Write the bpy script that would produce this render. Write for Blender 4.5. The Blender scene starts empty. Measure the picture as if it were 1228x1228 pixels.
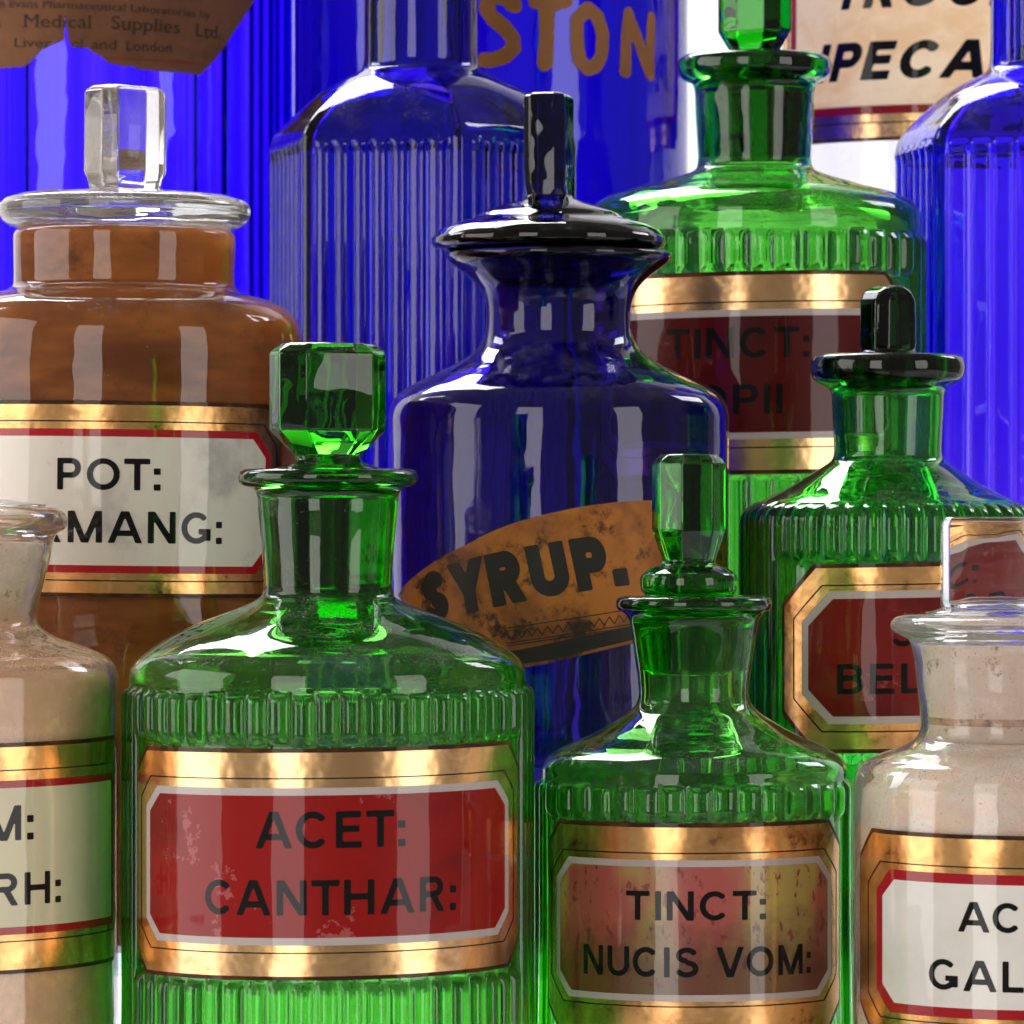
import bpy, bmesh, math, random
import numpy as np
from mathutils import Vector, Matrix

random.seed(7)
PI = math.pi
R_ = math.radians
scene = bpy.context.scene
COL = scene.collection

# ------------------------------------------------------------------ camera, world, lamps
W_AT = 0.217 / 1.03                      # width of view per metre of distance
HZ = 614.0                               # eye level in the photograph
def S(D): return D * W_AT / 1228.0       # metres per photo pixel at distance D

cam = bpy.data.cameras.new('camera')
cam.sensor_width = 36.0
cam.lens = 36.0 / W_AT
cam.clip_start = 0.05
cam.clip_end = 20.0
cam.dof.use_dof = True
cam.dof.focus_distance = 1.06
cam.dof.aperture_fstop = 60.0
camo = bpy.data.objects.new('camera', cam)
camo.rotation_euler = (PI / 2, 0, 0)
COL.objects.link(camo)
scene.camera = camo

world = bpy.data.worlds.new('World')
scene.world = world
world.use_nodes = True
wb = world.node_tree.nodes['Background']
wb.inputs['Color'].default_value = (1.0, 0.90, 0.80, 1)
wb.inputs['Strength'].default_value = 0.16

def area_lamp(name, loc, target, sx, sy, radiance, color):
    l = bpy.data.lights.new(name, 'AREA')
    l.shape = 'RECTANGLE'
    l.size, l.size_y = sx, sy
    l.energy = radiance * PI * sx * sy
    l.color = color
    o = bpy.data.objects.new(name, l)
    o.location = loc
    d = Vector(target) - Vector(loc)
    o.rotation_euler = d.to_track_quat('-Z', 'Y').to_euler()
    COL.objects.link(o)
    return o

CW = (1.0, 0.95, 0.91)
# tall studio panels on the camera side (their reflections stand as pale stripes on the glass)
area_lamp('window_panel_side', (-1.55, 0.85, 0.30), (0, 1.1, 0.22), 1.3, 1.3, 2.8, CW)
area_lamp('window_panel_front', (-0.70, -0.77, 0.30), (0, 1.1, 0.22), 0.60, 1.35, 3.1, CW)
area_lamp('window_panel_right', (1.50, -0.20, 0.30), (0, 1.1, 0.22), 0.68, 1.3, 2.8, CW)
# softbox hung behind and above the bottles, a little to the left
area_lamp('back_softbox', (-0.20, 1.76, 0.78), (0.0, 1.15, 0.0), 0.50, 0.60, 13.0, (1.0, 0.98, 0.97))
# lamps washing the backdrop
area_lamp('backdrop_lamp_left', (-0.80, 1.62, 0.60), (-0.20, 2.0, -0.02), 0.5, 0.25, 9.0, (0.92, 0.91, 1.0))
area_lamp('backdrop_lamp_right', (0.80, 1.62, 0.60), (0.20, 2.0, -0.02), 0.5, 0.25, 9.0, (0.92, 0.91, 1.0))

vs = scene.view_settings
vs.view_transform = 'Standard'
vs.look = 'None'
vs.exposure = 0.14
vs.gamma = 1.0
vs.use_curve_mapping = False

cy = scene.cycles
cy.max_bounces = 22
cy.transmission_bounces = 22
cy.glossy_bounces = 10
cy.diffuse_bounces = 4
cy.transparent_max_bounces = 16
cy.caustics_refractive = True
cy.caustics_reflective = False
cy.blur_glossy = 0.0
cy.sample_clamp_indirect = 6.0
cy.use_adaptive_sampling = True
cy.adaptive_threshold = 0.02
cy.use_denoising = True
try:
    cy.denoiser = 'OPENIMAGEDENOISE'
    cy.denoising_input_passes = 'RGB_ALBEDO_NORMAL'
    cy.denoising_prefilter = 'ACCURATE'
except Exception:
    pass

# ------------------------------------------------------------------ materials
def srgb(r, g, b):
    f = lambda c: (c / 255 / 12.92) if c / 255 <= 0.04045 else ((c / 255 + 0.055) / 1.055) ** 2.4
    return (f(r), f(g), f(b), 1.0)

class NT:
    def __init__(s, name):
        s.m = bpy.data.materials.new(name)
        s.m.use_nodes = True
        s.t = s.m.node_tree
        s.t.nodes.clear()
        s.out = s.n('ShaderNodeOutputMaterial')
        s.tc = None
    def n(s, typ, **kw):
        nd = s.t.nodes.new(typ)
        for k, v in kw.items():
            if k in nd.inputs: nd.inputs[k].default_value = v
            else: setattr(nd, k, v)
        return nd
    def l(s, a, b): s.t.links.new(a, b)
    def coord(s):
        if s.tc is None: s.tc = s.n('ShaderNodeTexCoord')
        return s.tc.outputs['Object']
    def noise(s, scale, detail=4.0, rough=0.6, stretch=None, dist=0.0):
        nd = s.n('ShaderNodeTexNoise')
        nd.inputs['Scale'].default_value = scale
        nd.inputs['Detail'].default_value = detail
        nd.inputs['Roughness'].default_value = rough
        nd.inputs['Distortion'].default_value = dist
        if stretch:
            mp = s.n('ShaderNodeMapping')
            mp.inputs['Scale'].default_value = stretch
            s.l(s.coord(), mp.inputs['Vector'])
            s.l(mp.outputs[0], nd.inputs['Vector'])
        else:
            s.l(s.coord(), nd.inputs['Vector'])
        return nd.outputs['Fac']
    def ramp(s, fac, stops):
        r = s.n('ShaderNodeValToRGB')
        e = r.color_ramp.elements
        while len(e) < len(stops): e.new(0.5)
        for el, (p, c) in zip(e, stops):
            el.position = p
            el.color = c if len(c) == 4 else (*c, 1)
        s.l(fac, r.inputs['Fac'])
        return r.outputs['Color']
    def mask(s, fac, a, b):
        m = s.n('ShaderNodeMapRange')
        m.inputs['From Min'].default_value = a
        m.inputs['From Max'].default_value = b
        m.interpolation_type = 'SMOOTHSTEP'
        s.l(fac, m.inputs['Value'])
        return m.outputs['Result']
    def math(s, op, a, b):
        m = s.n('ShaderNodeMath', operation=op)
        for i, v in enumerate((a, b)):
            if isinstance(v, (int, float)): m.inputs[i].default_value = v
            else: s.l(v, m.inputs[i])
        return m.outputs[0]
    def mix(s, fac, a, b):
        m = s.n('ShaderNodeMix', data_type='RGBA')
        if isinstance(fac, (int, float)): m.inputs[0].default_value = fac
        else: s.l(fac, m.inputs[0])
        for i, v in ((6, a), (7, b)):
            if isinstance(v, tuple): m.inputs[i].default_value = v
            else: s.l(v, m.inputs[i])
        return m.outputs[2]
    def bump(s, h, strength, dist):
        b = s.n('ShaderNodeBump')
        b.inputs['Strength'].default_value = strength
        b.inputs['Distance'].default_value = dist
        s.l(h, b.inputs['Height'])
        return b.outputs['Normal']

def glass(name, T, thick, dust=0.5, haze=0.0, joint=False, film_in=0.0, wav=0.25, ior=1.5, rough=0.0, dust_col=(0.55, 0.52, 0.48, 1)):
    """Clear or tinted glass: T is the light left after `thick` metres of it."""
    k = NT(name)
    g = k.n('ShaderNodeBsdfGlass')
    g.inputs['Color'].default_value = (1, 1, 1, 1)
    g.inputs['Roughness'].default_value = rough
    g.inputs['IOR'].default_value = ior
    if joint:
        at = k.n('ShaderNodeAttribute'); at.attribute_name = 'ground'
        k.l(k.math('MULTIPLY', at.outputs['Fac'], 0.10), g.inputs['Roughness'])
        k.l(k.math('SUBTRACT', ior, k.math('MULTIPLY', at.outputs['Fac'], 0.32)), g.inputs['IOR'])
    h = k.noise(55.0, 2.0, 0.5)
    nb = k.bump(h, wav, 0.0012)
    k.l(nb, g.inputs['Normal'])
    # settled dust: fine specks, mostly where the surface looks up
    geo = k.n('ShaderNodeNewGeometry')
    sp = k.n('ShaderNodeSeparateXYZ')
    k.l(geo.outputs['Normal'], sp.inputs[0])
    up = k.mask(sp.outputs['Z'], 0.15, 0.8)
    speck = k.mask(k.noise(2100.0, 2.0, 0.5), 0.55, 0.66)
    clump = k.mask(k.noise(130.0, 4.0, 0.65), 0.42, 0.72)
    f1 = k.math('MULTIPLY', k.math('MULTIPLY', up, speck), k.math('MULTIPLY', clump, dust * 0.85))
    rare = k.mask(k.noise(1500.0, 1.0, 0.5), 0.71, 0.75)
    f2 = k.math('MULTIPLY', rare, dust * 0.25)
    film = k.math('MULTIPLY', clump, k.math('MULTIPLY', up, dust * 0.07))
    f = k.math('ADD', k.math('MAXIMUM', f1, f2), film)
    if haze: f = k.math('ADD', f, k.math('MULTIPLY', k.mask(k.noise(45.0, 5.0, 0.65), 0.3, 0.7), haze))
    d = k.n('ShaderNodeBsdfDiffuse')
    d.inputs['Color'].default_value = dust_col
    mx = k.n('ShaderNodeMixShader')
    k.l(f, mx.inputs[0]); k.l(g.outputs[0], mx.inputs[1]); k.l(d.outputs[0], mx.inputs[2])
    surf = mx.outputs[0]
    if film_in:
        # thin dried residue left on the inside wall: scatters light both ways
        fa = k.n('ShaderNodeAttribute'); fa.attribute_name = 'film'
        ff = k.math('MULTIPLY', fa.outputs['Fac'], k.math('MULTIPLY', k.math('ADD', 0.55, k.mask(k.noise(38.0, 5.0, 0.62, (1, 1, 0.6)), 0.35, 0.68)), film_in))
        d2 = k.n('ShaderNodeBsdfDiffuse'); d2.inputs['Color'].default_value = (0.92, 0.88, 0.80, 1)
        t2 = k.n('ShaderNodeBsdfTranslucent'); t2.inputs['Color'].default_value = (0.92, 0.88, 0.80, 1)
        m2 = k.n('ShaderNodeMixShader'); m2.inputs[0].default_value = 0.5
        k.l(d2.outputs[0], m2.inputs[1]); k.l(t2.outputs[0], m2.inputs[2])
        m3 = k.n('ShaderNodeMixShader')
        k.l(ff, m3.inputs[0]); k.l(surf, m3.inputs[1]); k.l(m2.outputs[0], m3.inputs[2])
        surf = m3.outputs[0]
    k.l(surf, k.out.inputs['Surface'])
    sig = [-math.log(t) / thick for t in T]
    dens = max(sig) * 1.02
    if dens > 3.0:
        va = k.n('ShaderNodeVolumeAbsorption')
        va.inputs['Color'].default_value = (*[1 - q / dens for q in sig], 1)
        va.inputs['Density'].default_value = dens
        k.l(va.outputs[0], k.out.inputs['Volume'])
    return k.m

def painted(name, col, rough=0.35, coat=0.7, bumpy=0.0, var=None, var_scale=60.0, lo=0.45, hi=0.7, stretch=None, metallic=0.0, stain=None, stain_scale=90, s_lo=0.55, s_hi=0.72, coat_rough=0.03):
    k = NT(name)
    p = k.n('ShaderNodeBsdfPrincipled')
    c = col
    if var is not None:
        c = k.mix(k.mask(k.noise(var_scale, 5.0, 0.62, stretch), lo, hi), c, var)
    if stain is not None:
        c = k.mix(k.mask(k.noise(stain_scale, 6.0, 0.7), s_lo, s_hi), c, stain)
    if isinstance(c, tuple): p.inputs['Base Color'].default_value = c
    else: k.l(c, p.inputs['Base Color'])
    p.inputs['Roughness'].default_value = rough
    p.inputs['Metallic'].default_value = metallic
    if coat > 0.3 and not metallic: p.inputs['Specular IOR Level'].default_value = 0.1
    p.inputs['Coat Weight'].default_value = coat
    p.inputs['Coat Roughness'].default_value = coat_rough
    if bumpy:
        k.l(k.bump(k.noise(70.0, 3.0, 0.55), bumpy, 0.0012), p.inputs['Normal'])
        k.l(k.bump(k.noise(45.0, 2.0, 0.5), bumpy * 0.8, 0.0012), p.inputs['Coat Normal'])
    k.l(p.outputs[0], k.out.inputs['Surface'])
    return k.m

MAT = {}
G_T = (0.10, 0.60, 0.06)
MAT['green'] = glass('green_glass', (0.13, 0.66, 0.075), 0.0058, dust=0.6, joint=True, film_in=0.145)
S_T = (0.24, 0.80, 0.16)
MAT['green_stopper'] = glass('green_stopper_glass', S_T, 0.0058, dust=0.55, joint=True)
D_T = (0.050, 0.57, 0.055)
MAT['green_deep'] = glass('deep_green_glass', D_T, 0.0058, dust=0.55, joint=True, film_in=0.12)
MAT['green_black'] = glass('near_black_green_glass', (0.02, 0.22, 0.05), 0.0058, dust=0.5, joint=True)
B_T = (0.045, 0.010, 0.86)
MAT['blue'] = glass('cobalt_glass', B_T, 0.0062, dust=0.35)
MAT['blue_deep'] = glass('dark_cobalt_glass', (0.020, 0.006, 0.27), 0.0058, dust=0.3, film_in=0.14)
MAT['blue_mid'] = glass('violet_cobalt_glass', (0.045, 0.006, 0.58), 0.0062, dust=0.3)
MAT['blue_hex'] = glass('fluted_cobalt_glass', (0.032, 0.007, 0.44), 0.0062, dust=0.4)
MAT['clear'] = glass('clear_glass', (0.93, 0.94, 0.93), 0.012, dust=0.8)
MAT['hazy'] = glass('hazy_clear_glass', (0.93, 0.94, 0.93), 0.012, dust=0.8, haze=0.16, dust_col=(0.97, 0.84, 0.74, 1))
MAT['hazy_tan'] = glass('tan_filmed_glass', (0.93, 0.94, 0.93), 0.012, dust=0.8, haze=0.30, dust_col=(0.97, 0.66, 0.42, 1))
MAT['shelf_glass'] = glass('shelf_glass', (0.90, 0.96, 0.94), 0.03, dust=0.3, wav=0.0)

GOLD = srgb(246, 200, 142)
MAT['gold'] = painted('gilt_foil', GOLD, rough=0.24, coat=0.35, bumpy=0.45, metallic=1.0, var=srgb(186, 130, 70), var_scale=75, lo=0.55, hi=0.85, stain=srgb(70, 38, 16), stain_scale=160, s_lo=0.66, s_hi=0.80)
MAT['gold_worn'] = painted('worn_gilt_foil', srgb(236, 182, 116), rough=0.27, coat=0.3, bumpy=0.5, metallic=0.95, var=srgb(158, 96, 42), var_scale=70, lo=0.45, hi=0.75, stain=srgb(52, 26, 10), stain_scale=140, s_lo=0.58, s_hi=0.76)
MAT['edge'] = painted('dark_label_edge', srgb(58, 34, 18), rough=0.5, coat=0.4, var=srgb(110, 62, 26), var_scale=120)
MAT['ink'] = painted('black_ink', srgb(14, 12, 13), rough=0.5, coat=0.4, bumpy=0.25)
MAT['line'] = painted('black_rule', srgb(30, 22, 16), rough=0.4, coat=0.5)
MAT['red_frame'] = painted('red_rule', srgb(172, 22, 34), rough=0.35, coat=0.8, bumpy=0.25)
MAT['grey_frame'] = painted('pale_grey_rule', srgb(196, 182, 178), rough=0.35, coat=0.8, bumpy=0.25)
MAT['red_panel'] = painted('red_enamel', srgb(150, 20, 16), rough=0.4, coat=0.5, bumpy=0.35, var=srgb(124, 16, 14), var_scale=40, stain=srgb(172, 84, 84), stain_scale=62, s_lo=0.585, s_hi=0.60)
MAT['brick_panel'] = painted('brick_red_enamel', srgb(124, 22, 18), rough=0.4, coat=0.5, bumpy=0.35, var=srgb(98, 20, 16), var_scale=40, stain=srgb(140, 70, 66), stain_scale=70, s_lo=0.635, s_hi=0.65)
MAT['maroon_panel'] = painted('maroon_enamel', srgb(88, 10, 10), rough=0.4, coat=0.5, bumpy=0.35, var=srgb(66, 10, 10), var_scale=40)
MAT['white_panel'] = painted('white_enamel', srgb(242, 238, 230), rough=0.35, coat=0.9, bumpy=0.25, var=srgb(230, 224, 212), var_scale=30, stain=srgb(150, 118, 84), stain_scale=220, s_lo=0.70, s_hi=0.80)
MAT['cracked_panel'] = painted('aged_white_enamel', srgb(232, 224, 212), rough=0.35, coat=0.9, bumpy=0.3, var=srgb(176, 172, 174), var_scale=45, lo=0.5, hi=0.75, stain=srgb(160, 118, 80), stain_scale=160, s_lo=0.66, s_hi=0.8)
MAT['ivory_panel'] = painted('ivory_enamel', srgb(226, 218, 176), rough=0.35, coat=0.9, bumpy=0.25, var=srgb(214, 208, 176), var_scale=30)
def mottled():
    k = NT('mottled_olive_pink_enamel')
    p = k.n('ShaderNodeBsdfPrincipled')
    a = k.mix(k.mask(k.noise(60.0, 3.0, 0.55, (1.0, 1.0, 0.35)), 0.42, 0.60), srgb(184, 158, 78), srgb(176, 84, 74))
    a = k.mix(k.mask(k.noise(420.0, 4.0, 0.6, (1, 1, 0.6)), 0.56, 0.66), a, srgb(128, 44, 44))
    sep = k.n('ShaderNodeSeparateXYZ')
    k.l(k.coord(), sep.inputs[0])
    low = k.mask(k.math('ADD', k.math('MULTIPLY', sep.outputs['Z'], -1.0), k.math('MULTIPLY', k.noise(90.0, 5.0, 0.6), 0.024)), -0.063, -0.050)
    a = k.mix(k.math('MULTIPLY', low, 0.8), a, srgb(84, 42, 16))
    k.l(a, p.inputs['Base Color'])
    p.inputs['Roughness'].default_value = 0.35
    p.inputs['Coat Weight'].default_value = 0.8
    k.l(k.bump(k.noise(45.0, 2.0, 0.5), 0.25, 0.0012), p.inputs['Coat Normal'])
    k.l(p.outputs[0], k.out.inputs['Surface'])
    return k.m
MAT['mottled_panel'] = mottled()
MAT['syrup_paper'] = painted('stained_brown_paper', srgb(196, 116, 42), rough=0.75, bumpy=0.9, coat=0.12, coat_rough=0.3, var=srgb(134, 74, 28), var_scale=60, lo=0.4, hi=0.65, stain=srgb(62, 36, 18), stain_scale=130, s_lo=0.50, s_hi=0.64)
MAT['syrup_ink'] = painted('faded_black_ink', srgb(36, 30, 26), rough=0.7, coat=0.1, coat_rough=0.3, stain=srgb(110, 66, 32), stain_scale=300, s_lo=0.66, s_hi=0.76)
MAT['brown_paper'] = painted('old_brown_paper', srgb(126, 82, 50), rough=0.8, coat=0.0, bumpy=0.9, var=srgb(108, 68, 40), var_scale=50)
MAT['paper_ink'] = painted('faded_print', srgb(48, 34, 28), rough=0.8, coat=0.0)
MAT['paper_red'] = painted('faded_red_rule', srgb(130, 50, 32), rough=0.8, coat=0.0)
MAT['gold_paint'] = painted('gold_paint', srgb(150, 98, 46), rough=0.5, coat=0.0, metallic=0.35, var=srgb(150, 100, 48), var_scale=90)
MAT['board'] = painted('white_board', srgb(232, 231, 236), rough=0.6, coat=0.0, var=srgb(226, 225, 230), var_scale=25)

def powder(name, a, b, c, s1=30.0, s2=140.0, m=(0.58, 0.74), bump=0.5, glow=0.0, rough=0.8, st=(1, 1, 1.4)):
    """Powder or residue behind the glass; `glow` is the share of light that passes through the layer."""
    k = NT(name)
    p = k.n('ShaderNodeBsdfPrincipled')
    col = k.mix(k.mask(k.noise(s1, 4.0, 0.6, st), 0.38, 0.64), a, b)
    col = k.mix(k.mask(k.noise(s2, 7.0, 0.72), *m), col, c)
    k.l(col, p.inputs['Base Color'])
    p.inputs['Roughness'].default_value = rough
    p.inputs['Specular IOR Level'].default_value = 0.2
    nb = k.bump(k.noise(900.0, 6.0, 0.7), bump, 0.0010)
    k.l(nb, p.inputs['Normal'])
    if glow:
        t = k.n('ShaderNodeBsdfTranslucent')
        k.l(col, t.inputs['Color'])
        mx = k.n('ShaderNodeMixShader')
        mx.inputs[0].default_value = glow
        k.l(p.outputs[0], mx.inputs[1]); k.l(t.outputs[0], mx.inputs[2])
        k.l(mx.outputs[0], k.out.inputs['Surface'])
    else:
        k.l(p.outputs[0], k.out.inputs['Surface'])
    return k.m
MAT['cream_powder'] = powder('cream_powder', srgb(255, 238, 220), srgb(255, 222, 196), srgb(255, 248, 240), s1=55, s2=90, m=(0.5, 0.66), glow=0.0)
MAT['neck_residue'] = powder('dusty_residue', srgb(253, 240, 230), srgb(246, 220, 200), srgb(150, 92, 54), s2=210, m=(0.56, 0.66), glow=0.08)
MAT['tan_powder'] = powder('tan_powder', srgb(255, 212, 170), srgb(246, 188, 138), srgb(252, 228, 180), s2=120, glow=0.0)
MAT['cream_panel'] = powder('mottled_cream_paper', srgb(250, 226, 190), srgb(238, 200, 154), srgb(252, 236, 208), s1=45, s2=110, bump=0.05, rough=0.35, glow=0.5)
MAT['ring'] = powder('brown_crust', srgb(222, 184, 154), srgb(176, 120, 80), srgb(110, 62, 34), s1=120, s2=260, m=(0.48, 0.6))
MAT['brown_stain'] = powder('brown_stain', srgb(240, 150, 66), srgb(168, 92, 36), srgb(120, 62, 24), s1=16, s2=60, m=(0.52, 0.82), bump=0.05, rough=0.5, glow=0.35, st=(1, 1, 3.0))

# ------------------------------------------------------------------ helpers
def tag(o, label=None, cat=None, group=None, kind=None):
    if label: o['label'] = label
    if cat: o['category'] = cat
    if group: o['group'] = group
    if kind: o['kind'] = kind
    return o

def link(name, me, mat, parent=None, smooth=None, sharp=None):
    o = bpy.data.objects.new(name, me)
    COL.objects.link(o)
    if mat is not None: me.materials.append(mat)
    if parent is not None: o.parent = parent
    if smooth is not None:
        me.polygons.foreach_set('use_smooth', np.full(len(me.polygons), smooth, dtype=bool))
    if sharp is not None:
        me.set_sharp_from_angle(angle=sharp)
    return o

def grid_mesh(name, rings, close_top=True, close_bot=True):
    """rings: array (m, n, 3), closed around n; poles capped by fans."""
    rings = np.asarray(rings, dtype=np.float64)
    m, n, _ = rings.shape
    v = rings.reshape(-1, 3)
    i = np.arange(m - 1)[:, None]; j = np.arange(n)[None, :]
    jn = (j + 1) % n
    q = np.stack([i * n + j, (i + 1) * n + j, (i + 1) * n + jn, i * n + jn], -1).reshape(-1, 4)
    extra = []; tris = []
    if close_top:
        extra.append(rings[0].mean(0)); c = m * n + len(extra) - 1
        tris += [(c, k, (k + 1) % n) for k in range(n)]
    if close_bot:
        extra.append(rings[-1].mean(0)); c = m * n + len(extra) - 1
        b = (m - 1) * n
        tris += [(c, b + (k + 1) % n, b + k) for k in range(n)]
    if extra: v = np.vstack([v, np.array(extra)])
    me = bpy.data.meshes.new(name)
    nv, nq, nt = len(v), len(q), len(tris)
    me.vertices.add(nv)
    me.vertices.foreach_set('co', v.astype(np.float32).ravel())
    loops = np.concatenate([q.ravel(), np.array(tris, dtype=np.int64).ravel() if nt else np.zeros(0, dtype=np.int64)])
    me.loops.add(len(loops))
    me.loops.foreach_set('vertex_index', loops.astype(np.int32))
    me.polygons.add(nq + nt)
    starts = np.concatenate([np.arange(nq) * 4, nq * 4 + np.arange(nt) * 3]).astype(np.int32)
    me.polygons.foreach_set('loop_start', starts)
    me.update(calc_edges=True)
    me.validate()
    return me

def spline(pts, step=4.0):
    """Catmull-Rom through (r, y), resampled about every `step` px."""
    P = np.array(pts, float)
    out = []
    n = len(P)
    for i in range(n - 1):
        p1, p2 = P[i], P[i + 1]
        p0 = P[i - 1] if i else 2 * p1 - p2
        p3 = P[i + 2] if i + 2 < n else 2 * p2 - p1
        d = np.linalg.norm(p2 - p1)
        # centripetal tangents, which do not overshoot
        t01 = max(np.linalg.norm(p1 - p0), 1e-6) ** 0.5; t12 = max(d, 1e-6) ** 0.5; t23 = max(np.linalg.norm(p3 - p2), 1e-6) ** 0.5
        m1 = (p2 - p1 + t12 * ((p1 - p0) / t01 - (p2 - p0) / (t01 + t12)))
        m2 = (p2 - p1 + t12 * ((p3 - p2) / t23 - (p3 - p1) / (t12 + t23)))
        k = max(1, int(math.ceil(d / step)))
        for a in range(k):
            t = a / k
            out.append((2 * t**3 - 3 * t**2 + 1) * p1 + (t**3 - 2 * t**2 + t) * m1 + (-2 * t**3 + 3 * t**2) * p2 + (t**3 - t**2) * m2)
    out.append(P[-1])
    out = np.array(out)
    out[:, 0] = np.maximum(out[:, 0], 0.3)
    return out

class Bottle:
    """A frame of reference: photo pixels at one distance, turned to metres round an upright axis."""
    def __init__(s, name, cx, D, base_z, label, group=None, cat='bottle', lean=0.0):
        s.s = S(D); s.cx = cx; s.D = D
        X = (cx - 614.0) * s.s
        s.base_z = base_z
        s.yb = HZ - base_z / s.s                      # photo row of the base
        s.root = bpy.data.objects.new(name, None)
        s.root.empty_display_size = 0.02
        COL.objects.link(s.root)
        s.root.location = (X, D, base_z)
        s.root.rotation_euler = (0, R_(lean), -math.atan2(X, D))
        tag(s.root, label, cat, group)
    def fy(s, y):
        """photo row of a point on the near side of the body, as a row at the axis"""
        return HZ + (np.asarray(y, float) - HZ) * (1 - 0.88 * s.Rl * s.s / s.D)
    def z(s, y): return (HZ - np.asarray(y, float)) * s.s - s.base_z
    def ring_pts(s, th, r, y):
        """th (n), r (m,n) or (m,1), y (m,)"""
        th = np.asarray(th)[None, :]; r = np.asarray(r)
        zz = np.broadcast_to(s.z(y)[:, None], (len(y), th.shape[1]))
        x = r * np.sin(th) * s.s; yy = -r * np.cos(th) * s.s
        x, yy = np.broadcast_to(x, zz.shape), np.broadcast_to(yy, zz.shape)
        return np.stack([x, yy, zz], -1)
    def lathe(s, name, prof, mat, parent=None, n=112, step=4.0, shape=None, sharp=None, inner=None, smooth_prof=True, ground=None):
        outer = spline(prof, step) if smooth_prof else np.array(prof, float)
        th = np.arange(n) * 2 * PI / n
        r = np.repeat(outer[:, :1], n, 1)
        if shape is not None: r = shape(th, outer[:, 0], outer[:, 1])
        rings = s.ring_pts(th, r, outer[:, 1])
        if inner is not None:
            inn = spline(inner, step)
            ri = np.repeat(inn[:, :1], n, 1)
            if getattr(s, 'inner_shape', None): ri = s.inner_shape(th, inn[:, 0], inn[:, 1])
            rings_i = s.ring_pts(th, ri, inn[:, 1])
            rings = np.concatenate([rings_i[::-1], rings], 0)
        me = grid_mesh(name, rings)
        o = link(name, me, mat, parent or s.root, True, sharp)
        if inner is not None:
            a = np.zeros(len(me.vertices), dtype=np.float32)
            y_film = ground[1] if ground else -9999
            for i, yv in enumerate(inn[::-1, 1]):
                if yv > y_film: a[i * n:(i + 1) * n] = 1.0
            me.attributes.new('film', 'FLOAT', 'POINT').data.foreach_set('value', a)
        if ground:
            a = np.zeros(len(me.vertices), dtype=np.float32)
            for i, yv in enumerate(inn[::-1, 1]):
                if ground[0] <= yv <= ground[1]: a[i * n:(i + 1) * n] = 1.0
            me.attributes.new('ground', 'FLOAT', 'POINT').data.foreach_set('value', a)
        return o
    # flat drawings (arc px, photo row) wrapped on the round body
    def wrap(s, name, verts, faces, radius, mat, parent, thick=0.0):
        V = np.array(verts, float)
        th = V[:, 0] / s.Rl
        def at(rad):
            return np.stack([rad * np.sin(th) * s.s, -rad * np.cos(th) * s.s, s.z(s.fy(V[:, 1]))], -1)
        P = at(radius)
        F = [tuple(f) for f in faces]
        if thick:
            nv = len(P)
            P = np.vstack([P, at(radius - thick)])
            cnt = {}
            for f in F:
                for a, b in zip(f, f[1:] + f[:1]):
                    cnt[(a, b)] = cnt.get((a, b), 0) + 1
            side = [(b, a, a + nv, b + nv) for (a, b) in cnt if (b, a) not in cnt]
            F = F + [tuple(i + nv for i in reversed(f)) for f in F] + side
        me = bpy.data.meshes.new(name)
        me.from_pydata(P.tolist(), [], F)
        bm = bmesh.new(); bm.from_mesh(me)
        if thick:
            bmesh.ops.recalc_face_normals(bm, faces=bm.faces)
        else:
            bm.normal_update()
            up = sum((f.normal.dot(Vector((f.calc_center_median().x, f.calc_center_median().y, 0))) * f.calc_area()) for f in bm.faces)
            if up < 0: bmesh.ops.reverse_faces(bm, faces=bm.faces)
        bm.to_mesh(me); bm.free()
        return link(name, me, mat, parent, True, R_(40))
    def arc(s, x):
        th = 0.0
        for _ in range(6):
            d = (x - s.cx) / s.Rl * (1 - math.cos(th) * s.Rl * s.s / s.D)
            th = math.asin(max(-0.995, min(0.995, d)))
        return s.Rl * th

def slice_bm(bm, step=6.0):
    xs = [v.co.x for v in bm.verts]
    x = math.floor(min(xs) / step) * step + step
    while x < max(xs):
        bmesh.ops.bisect_plane(bm, geom=bm.verts[:] + bm.edges[:] + bm.faces[:], dist=1e-5, plane_co=(x, 0, 0), plane_no=(1, 0, 0))
        x += step

def bm_out(bm):
    bm.verts.index_update()
    v = [(q.co.x, q.co.y) for q in bm.verts]
    f = [tuple(q.index for q in fc.verts) for fc in bm.faces]
    bm.free()
    return v, f

def poly(pts, step=6.0):
    bm = bmesh.new()
    vs_ = [bm.verts.new((x, y, 0)) for x, y in pts]
    es = [bm.edges.new((vs_[i], vs_[(i + 1) % len(vs_)])) for i in range(len(vs_))]
    bmesh.ops.triangle_fill(bm, use_beauty=True, edges=es)
    slice_bm(bm, step)
    return bm_out(bm)

def oct_loop(xc, hw, y0, y1, c):
    return [(xc - hw + c, y0), (xc + hw - c, y0), (xc + hw, y0 + c), (xc + hw, y1 - c), (xc + hw - c, y1), (xc - hw + c, y1), (xc - hw, y1 - c), (xc - hw, y0 + c)]

def frame(lo, li, step=6.0):
    bm = bmesh.new()
    a = [bm.verts.new((x, y, 0)) for x, y in lo]
    b = [bm.verts.new((x, y, 0)) for x, y in li]
    n = len(a)
    for i in range(n):
        j = (i + 1) % n
        bm.faces.new((a[i], a[j], b[j], b[i]))
    slice_bm(bm, step)
    return bm_out(bm)

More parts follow.
